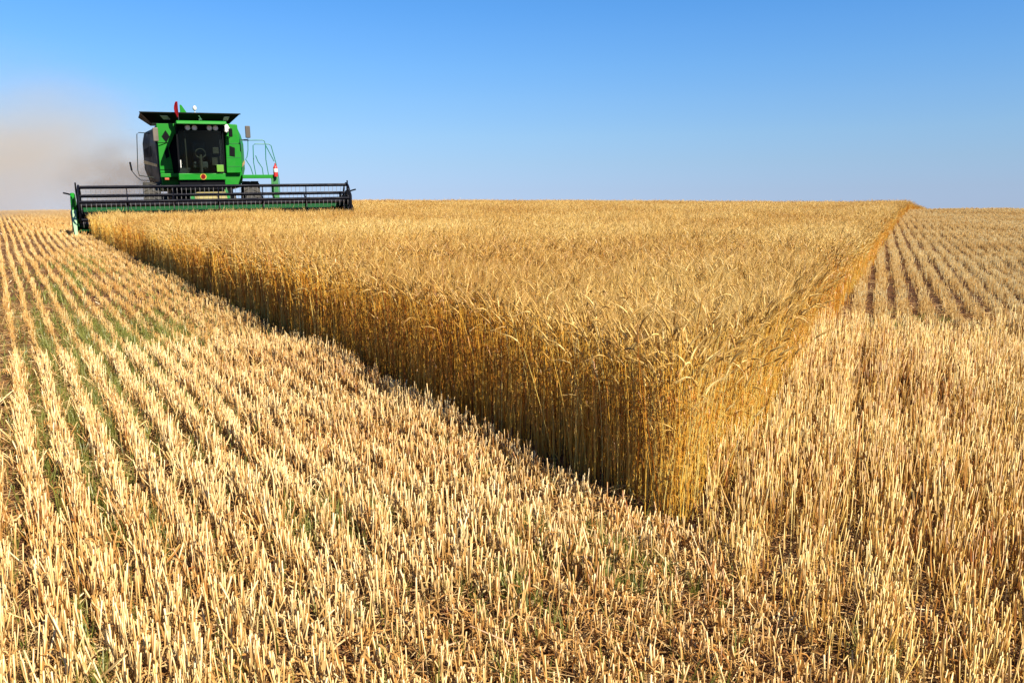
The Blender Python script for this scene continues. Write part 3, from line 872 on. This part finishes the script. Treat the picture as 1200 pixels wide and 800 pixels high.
    for xa, xb in ((-1.0, -0.94), (0.68, 0.74)):
        MB().hexa([(xa, 1.72, 2.15), (xb, 1.72, 2.15), (xb, 1.80, 2.15), (xa, 1.80, 2.15)],
                  [(xa, 1.62, 3.925), (xb, 1.62, 3.925), (xb, 1.70, 3.925), (xa, 1.70, 3.925)]).build("pillar", M['dark'], cab)
    MB().box(-0.70, -0.655, 1.80, 1.85, 2.15, 3.72).build("pillar", M['mirror_back'], cab)
    # curved windscreen and side panes (with thickness)
    g = MB(); n = 10; pts = []
    for i in range(n+1):
        t = -1 + 2*i/n; x = -0.13 + 0.80*t
        yf = 1.66 - 0.18*(1 - t*t)
        pts += [(x, yf + 0.05, 2.16), (x, yf, 3.715), (x, yf + 0.062, 2.16), (x, yf + 0.012, 3.715)]
    fs = []
    for i in range(n):
        A = 4*i; Bq = A + 4
        fs += [(A, Bq, Bq+1, A+1), (A+2, A+3, Bq+3, Bq+2)]
    g.poly(pts, fs); g.build("windscreen", M['glass'], cab, smooth=True)
    MB().box(-1.0, -0.988, 1.82, 2.90, 2.16, 3.715).build("side_window", M['glass'], cab)
    MB().box(0.728, 0.74, 1.82, 2.77, 2.16, 3.715).build("side_window", M['glass'], cab)
    MB().box(-0.97, 0.70, 2.88, 2.928, 2.16, 3.70).build("rear_wall", M['seat'], cab)
    st = MB(); st.box(-0.42, 0.14, 2.25, 2.75, 2.35, 2.60).box(-0.40, 0.12, 2.68, 2.84, 2.603, 3.35)
    st.build("seat", M['seat'], cab, bevel=0.06)
    sc = MB(); sc.tube([(-0.14, 1.92, 2.16), (-0.14, 2.02, 2.85)], 0.06, 10)
    sc.tube([(-0.14 + 0.19*math.cos(t*math.pi/10), 2.04 + 0.07*math.sin(t*math.pi/10), 2.90 + 0.17*math.sin(t*math.pi/10)) for t in range(20)], 0.016, 6, closed=True)
    sc.build("steering_column", M['mirror_back'], cab)
    MB().box(0.28, 0.60, 2.1, 2.7, 2.45, 2.80).box(0.32, 0.56, 1.95, 2.0, 2.88, 3.12).build("console", M['mirror_back'], cab, bevel=0.02)
    MB().box(0.40, 0.66, 1.52, 1.60, 2.20, 2.46).build("lime_box", M['lime'], cab, bevel=0.012)
    MB().tube([(-0.92, 1.60, 2.36), (-0.915, 1.59, 2.64)], 0.022, 8).build("white_rod", M['white'], cab)  # small white upright rod at the cab's front corner
    # round badge on the cab base
    MB().lathe([(0.01, 0.0), (0.115, 0.0), (0.115, -0.018), (0.01, -0.018)], (-0.12, 1.598, 2.03), 'y', 28).build("badge", M['yellow'], cab)
    MB().lathe([(0.01, 0.0), (0.085, 0.0), (0.085, -0.012), (0.01, -0.012)], (-0.12, 1.578, 2.03), 'y', 28).build("badge_centre", M['dark_red'], cab)
    MB().box(-1.0, 0.70, 1.70, 2.93, 1.55, 1.905).build("cab_underside", M['dark'], root)
    # ---- grain tank with flared extensions
    t = MB()
    bt = [(-1.85, 3.05, 4.06), (1.12, 3.05, 4.06), (1.12, 4.9, 4.06), (-1.85, 4.9, 4.06)]
    tp = [(-2.22, 2.55, 4.40), (1.51, 2.55, 4.40), (1.51, 5.4, 4.40), (-2.30, 5.4, 4.40)]
    def inn(p, d): return (p[0] + (d if p[0] < 0 else -d), p[1] + (d if p[1] < 4 else -d), p[2])
    bi, ti = [inn(p, 0.03) for p in bt], [inn(p, 0.03) for p in tp]
    ti = [(p[0], p[1], p[2] - 0.0) for p in ti]
    t.poly(bt + tp + bi + ti, [(0,1,5,4),(1,2,6,5),(2,3,7,6),(3,0,4,7),(9,8,12,13),(10,9,13,14),(11,10,14,15),(8,11,15,12),(4,5,13,12),(5,6,14,13),(6,7,15,14),(7,4,12,15),(0,8,9,1),(1,9,10,2),(2,10,11,3),(3,11,8,0)])
    tank = t.build("grain_tank", M['tank'], root)
    def on_front(x, z, out):                            # a point on the sloping front sheet
        q = (z - 4.06)/0.34
        return (x, 3.05 - 0.50*q - out*0.56, z - out*0.83)
    def plate(pts, name, mat, off=0.006, th=0.012):
        A = [on_front(x, z, off) for x, z in pts]; Bq = [on_front(x, z, off + th) for x, z in pts]
        n = len(pts)
        MB().poly(A + Bq, [tuple(range(n)), tuple(range(2*n-1, n-1, -1))] + [(i, (i+1) % n, (i+1) % n + n, i+n) for i in range(n)]).build(name, mat, tank)
    plate([(-1.50, 4.32), (-1.24, 4.32), (-1.12, 4.19), (-1.38, 4.19)], "tank_window", M['window_grey'])
    plate([(0.86, 4.19), (1.06, 4.19), (1.12, 4.32), (0.92, 4.32)], "tank_window", M['window_grey'])
    # pale leaping emblem
    E = [(-0.075, 4.34), (-0.005, 4.25), (-0.06, 4.235), (-0.035, 4.10), (-0.005, 4.10), (-0.01, 4.20), (0.06, 4.19), (0.065, 4.22), (0.02, 4.27), (-0.045, 4.35)]
    plate(E, "emblem", M['lens'], 0.008, 0.012)
    MB().box(-2.25, 1.54, 2.50, 2.545, 4.385, 4.43).build("tank_rim", M['tank'], tank, bevel=0.008)
    MB().prism([(-0.70, 4.44), (-0.70, 4.80), (-0.64, 4.80), (-0.46, 4.52), (-0.50, 4.44)], 'y', 3.6, 3.75).build("filler_auger", M['green'], tank, bevel=0.01)
    MB().hexa([(-0.75, 3.55, 4.0), (-0.45, 3.55, 4.0), (-0.45, 3.85, 4.0), (-0.75, 3.85, 4.0)], [(-0.72, 3.58, 4.46), (-0.48, 3.58, 4.46), (-0.48, 3.82, 4.46), (-0.72, 3.82, 4.46)]).build("auger_post", M['green_dusty'], tank)
    gp = MB().lathe([(0.004, 0.105), (0.05, 0.09), (0.075, 0.04), (0.075, -0.03), (0.05, -0.07), (0.004, -0.075)], (-0.20, 2.52, 4.58), 'z', 20)
    gp.tube([(-0.20, 2.52, 4.43), (-0.20, 2.52, 4.51)], 0.018, 8); gp.build("position_antenna", M['white'], tank, smooth=True)
    # red flag hanging on its pole
    fl = MB(); fl.tube([(-0.84, 2.30, 3.95), (-0.84, 2.30, 4.78)], 0.013, 6)
    fl = fl.build("flag_pole", M['tube'], root)
    cl = MB(); pts = []; n = 12
    for i in range(n+1):
        q = i/n; z = 4.80 - 0.58*q
        wdt = 0.15*math.sin(math.pi*min(1, 0.12 + 0.80*q))**0.7
        for t_ in (0.0, 0.35, 0.7, 1.0):
            pts.append((-0.833 - wdt*t_, 2.285 - 0.03*math.sin(t_*6 + q*4), z))
    fs = []
    for i in range(n):
        for j in range(3):
            A = i*4 + j; fs.append((A, A+1, A+5, A+4))
    cl.poly(pts, fs); fo = cl.build("flag", M['dark_red'], fl, smooth=True)
    so_ = fo.modifiers.new("thick", 'SOLIDIFY'); so_.thickness = 0.008
    # ---- wheels
    def wheel(x, y, rad, wid, name="wheel"):
        wr = MB()
        hw = wid/2
        wr.lathe([(rad*0.56, -hw*0.8), (rad*0.75, -hw), (rad*0.93, -hw*0.97), (rad*0.965, -hw*0.7), (rad*0.97, 0), (rad*0.965, hw*0.7), (rad*0.93, hw*0.97), (rad*0.75, hw), (rad*0.56, hw*0.8)], (x, y, rad), 'x', 48)
        nl = 22
        for i in range(nl):                             # chevron lugs
            for s in (-1, 1):
                a0 = 2*math.pi*(i + (0.5 if s > 0 else 0))/nl
                P = []
                for xo, da in ((0.02, 0.0), (hw*0.97, 0.17)):
                    for dd in (-0.035, 0.035):
                        for r_ in (rad*0.94, rad*1.0):
                            an = a0 + da + dd
                            P.append((x + s*xo, y + r_*math.cos(an), rad + r_*math.sin(an)))
                wr.poly(P, [(0,1,3,2),(4,6,7,5),(0,4,5,1),(2,3,7,6),(1,5,7,3),(0,2,6,4)])
        wo_ = wr.build("wheel", M['rubber'], root)
        rm = MB().lathe([(0.04, -hw*0.35), (rad*0.30, -hw*0.35), (rad*0.50, -hw*0.72), (rad*0.565, -hw*0.82), (rad*0.565, hw*0.82), (rad*0.50, hw*0.72), (rad*0.30, hw*0.35), (0.04, hw*0.35)], (x, y, rad), 'x', 32)
        rm.build("rim", M['yellow'], wo_, smooth=True)
    for x in (-2.02, 1.86): wheel(x, 3.55, 0.93, 0.66)
    for x in (-1.55, 1.38): wheel(x, 7.4, 0.66, 0.45)
    MB().tube([(-1.75, 3.55, 0.93), (1.6, 3.55, 0.93)], 0.17, 12).build("axle", M['dark'], root)
    MB().tube([(-1.4, 7.4, 0.66), (1.25, 7.4, 0.66)], 0.11, 12).box(-0.4, 0.2, 7.2, 7.6, 0.66, 1.6).build("axle", M['dark'], root)
    MB().box(-1.3, 1.1, 3.0, 8.2, 1.10, 1.70).build("undercarriage", M['dark'], root, bevel=0.05)
    MB().hexa([(-1.3, 8.2, 1.2), (1.1, 8.2, 1.2), (1.1, 9.6, 1.1), (-1.3, 9.6, 1.1)], [(-1.3, 8.2, 2.0), (1.1, 8.2, 2.0), (1.1, 9.6, 1.9), (-1.3, 9.6, 1.9)]).build("straw_chopper", M['dark'], root, bevel=0.03)
    # ---- platform, ladder, rails on the driver's left
    pf = MB(); pf.box(1.47, 2.74, 2.62, 3.45, 1.96, 2.10)
    pf = pf.build("platform", M['green'], root, bevel=0.01)
    rl = MB(); r_ = 0.019; Y0 = 2.66; Y1 = 3.40
    rl.tube([(1.47, Y0, 3.42), (2.36, Y0, 3.44), (2.44, Y0, 3.40), (2.47, Y0, 3.25), (2.78, Y0, 2.62)], r_, 6)
    rl.tube([(2.47, Y0, 3.25), (2.45, Y0, 2.70), (2.52, Y0, 2.10)], r_, 6)
    rl.tube([(1.78, Y0, 3.42), (1.76, Y0, 3.05), (1.70, Y0, 2.78), (1.64, Y0, 2.70), (1.82, Y0, 2.40), (1.90, Y0, 2.10)], r_, 6)
    rl.tube([(2.10, Y1, 2.10), (2.04, Y1, 2.60), (2.06, Y1, 3.26), (2.14, Y1, 3.32), (2.70, Y1, 3.32), (2.80, Y1, 3.26), (2.96, Y1, 2.55), (3.04, Y1, 1.95), (3.05, Y1, 1.30)], r_, 6)
    rl.tube([(2.06, Y0 + .1, 2.85), (2.14, Y0 + .1, 2.62), (2.30, Y0 + .1, 2.36), (2.32, Y0 + .1, 2.10)], r_, 6)
    rl.build("handrail", M['rail_green'], pf, smooth=True)
    ld = MB()
    for y in (2.70, 3.36):
        ld.hexa([(2.70, y, 1.30), (2.95, y, 0.55), (2.95, y + .035, 0.55), (2.70, y + .035, 1.30)], [(2.72, y, 2.09), (2.90, y, 2.05), (2.90, y + .035, 2.05), (2.72, y + .035, 2.09)])
    for z in (0.70, 1.02, 1.34, 1.66):
        ld.box(2.72, 2.92, 2.737, 3.357, z, z + 0.03)
    ld.build("ladder", M['green_dusty'], pf)
    ex = MB().lathe([(0.01, 0.0), (0.085, 0.0), (0.09, 0.03), (0.09, 0.34), (0.06, 0.42), (0.03, 0.44), (0.03, 0.52), (0.01, 0.52)], (2.80, 2.58, 2.02), 'z', 18)
    ex = ex.build("extinguisher", M['red'], root, smooth=True, label="red fire extinguisher with a white band")
    MB().lathe([(0.091, 0.17), (0.094, 0.18), (0.094, 0.30), (0.091, 0.31)], (2.80, 2.58, 2.02), 'z', 18).build("white_band", M['white'], ex, smooth=True)
    # ---- mirrors, rails and whip on the shaded side
    def mirror(x, y, z, wd, h, mat, arm):
        mo = MB().box(x - wd/2, x + wd/2, y, y + 0.06, z - h/2, z + h/2).build("mirror", mat, root, bevel=0.025)
        MB().tube(arm, 0.014, 6).build("mirror_arm", M['dark'], mo)
    mirror(1.78, 2.50, 3.74, 0.20, 0.46, M['mirror_back'], [(1.78, 2.57, 3.55), (1.78, 2.62, 3.46), (1.47, 2.66, 3.44)])
    mirror(-1.72, 2.45, 3.60, 0.20, 0.50, M['mirror_tan'], [(-1.74, 2.52, 3.36), (-1.74, 2.62, 3.30), (-1.30, 2.80, 3.32)])
    mirror(1.10, 2.45, 3.70, 0.15, 0.32, M['dark'], [(1.10, 2.52, 3.58), (1.05, 2.65, 3.50), (1.00, 2.78, 3.50)])
    MB().tube([(-1.92, 3.3, 3.68), (-2.32, 3.15, 3.70), (-2.40, 3.12, 3.64), (-2.48, 3.1, 2.30), (-2.44, 3.12, 2.10), (-1.90, 3.3, 2.02)], 0.018, 6).build("side_rail", M['grey'], root, smooth=True)
    wp = MB(); wp.tube([(-1.9, 3.05, 1.90), (-2.40, 2.95, 1.92), (-2.54, 2.95, 2.05), (-2.70, 2.95, 2.28)], 0.016, 6)
    wp.tube([(-2.70, 2.95, 2.28), (-2.74, 2.95, 2.60)], 0.034, 8); wp.build("width_marker", M['dark'], root)
    # the machine sits a little towards the driver's right behind its header
    fit = Matrix.Translation((-0.20, 0, 0)) @ Matrix.Diagonal((0.955, 1, 1, 1))
    for o in root.children:
        if o.name.split(".")[0] not in ("header_trough", "end_sheet", "reel", "feeder_house"):
            o.data.transform(fit)
            for c in o.children: c.data.transform(fit)
    return root
build_combine()

# ------------------------------------------------------------------ far power line beyond the crest
def power_line():
    P0, P1 = (78.0, 205.0), (135.0, 190.0)
    pr = empty("power_line", (P0[0], P0[1], float(height(*P0))))
    tag(pr, "thin distant power line beyond the crest at the right", "power line")
    base = Vector(pr.location)
    ends = []
    for x, y in (P0, P1):
        z = float(height(x, y)); top = -3.0
        po = MB().tube([(x, y, z - 0.3), (x, y, top)], [0.14, 0.09], 8).box(x - 0.06, x + 0.06, y - 1.1, y + 1.1, top - 0.35, top - 0.22).build("pole", M['wood'], pr)
        po.location = -base
        ends.append((x, y, top - 0.2))
    for k in range(3):
        a, b = ends
        pts = []
        for i in range(25):
            q = i/24
            pts.append((a[0] + (b[0]-a[0])*q, a[1] + (b[1]-a[1])*q + (k-1)*1.0, a[2] + (b[2]-a[2])*q - 1.0*4*q*(1-q)*0.6 + 0.25*(k-1)*0))
        wi = MB().tube(pts, 0.02, 5).build("wire", M['wire'], pr)
        wi.location = -base
power_line()

# ------------------------------------------------------------------ dust behind the combine
def dust(name, label, loc, rad, density, col, nscale, rotz=0.0):
    me = bpy.data.meshes.new(name); bm = bmesh.new()
    bmesh.ops.create_icosphere(bm, subdivisions=3, radius=1.0); bm.to_mesh(me); bm.free()
    m, n, out = new_mat(name)
    t = n.nodes.new("ShaderNodeTexCoord")
    ln = n.nodes.new("ShaderNodeVectorMath"); ln.operation = 'LENGTH'
    fall = n.nodes.new("ShaderNodeMapRange"); fall.interpolation_type = 'SMOOTHSTEP'
    fall.inputs[1].default_value = 1.0; fall.inputs[2].default_value = 0.15
    nz = n.nodes.new("ShaderNodeTexNoise"); nz.inputs["Scale"].default_value = nscale; nz.inputs["Detail"].default_value = 4
    nr = n.nodes.new("ShaderNodeMapRange"); nr.inputs[1].default_value = 0.36; nr.inputs[2].default_value = 0.66
    a = n.nodes.new("ShaderNodeMath"); a.operation = 'MULTIPLY'
    b = n.nodes.new("ShaderNodeMath"); b.operation = 'MULTIPLY'; b.inputs[1].default_value = density
    pv = n.nodes.new("ShaderNodeVolumePrincipled"); pv.inputs["Color"].default_value = (*col, 1); pv.inputs["Anisotropy"].default_value = 0.1
    L = n.links.new
    L(t.outputs["Object"], ln.inputs[0]); L(ln.outputs["Value"], fall.inputs[0])
    L(t.outputs["Object"], nz.inputs["Vector"]); L(nz.outputs["Fac"], nr.inputs[0])
    L(fall.outputs[0], a.inputs[0]); L(nr.outputs[0], a.inputs[1]); L(a.outputs[0], b.inputs[0])
    L(b.outputs[0], pv.inputs["Density"]); L(pv.outputs[0], out.inputs["Volume"])
    me.materials.append(m)
    o = bpy.data.objects.new(name, me); COL.objects.link(o)
    o.location = loc; o.scale = rad; o.rotation_euler = (0, 0, rotz)
    tag(o, label, "dust", kind="stuff")
dust("dust_cloud", "pale dust cloud drifting away to the left behind the combine", (-30, 50, 1.8), (15, 22, 8.8), 0.090, (0.66, 0.54, 0.39), 2.0, R(20))
dust("dust_plume", "brown dust plume blowing out behind the combine body", (-18.0, 41.5, 1.7), (4.2, 5.5, 2.6), 0.32, (0.30, 0.23, 0.17), 2.6, R(31))
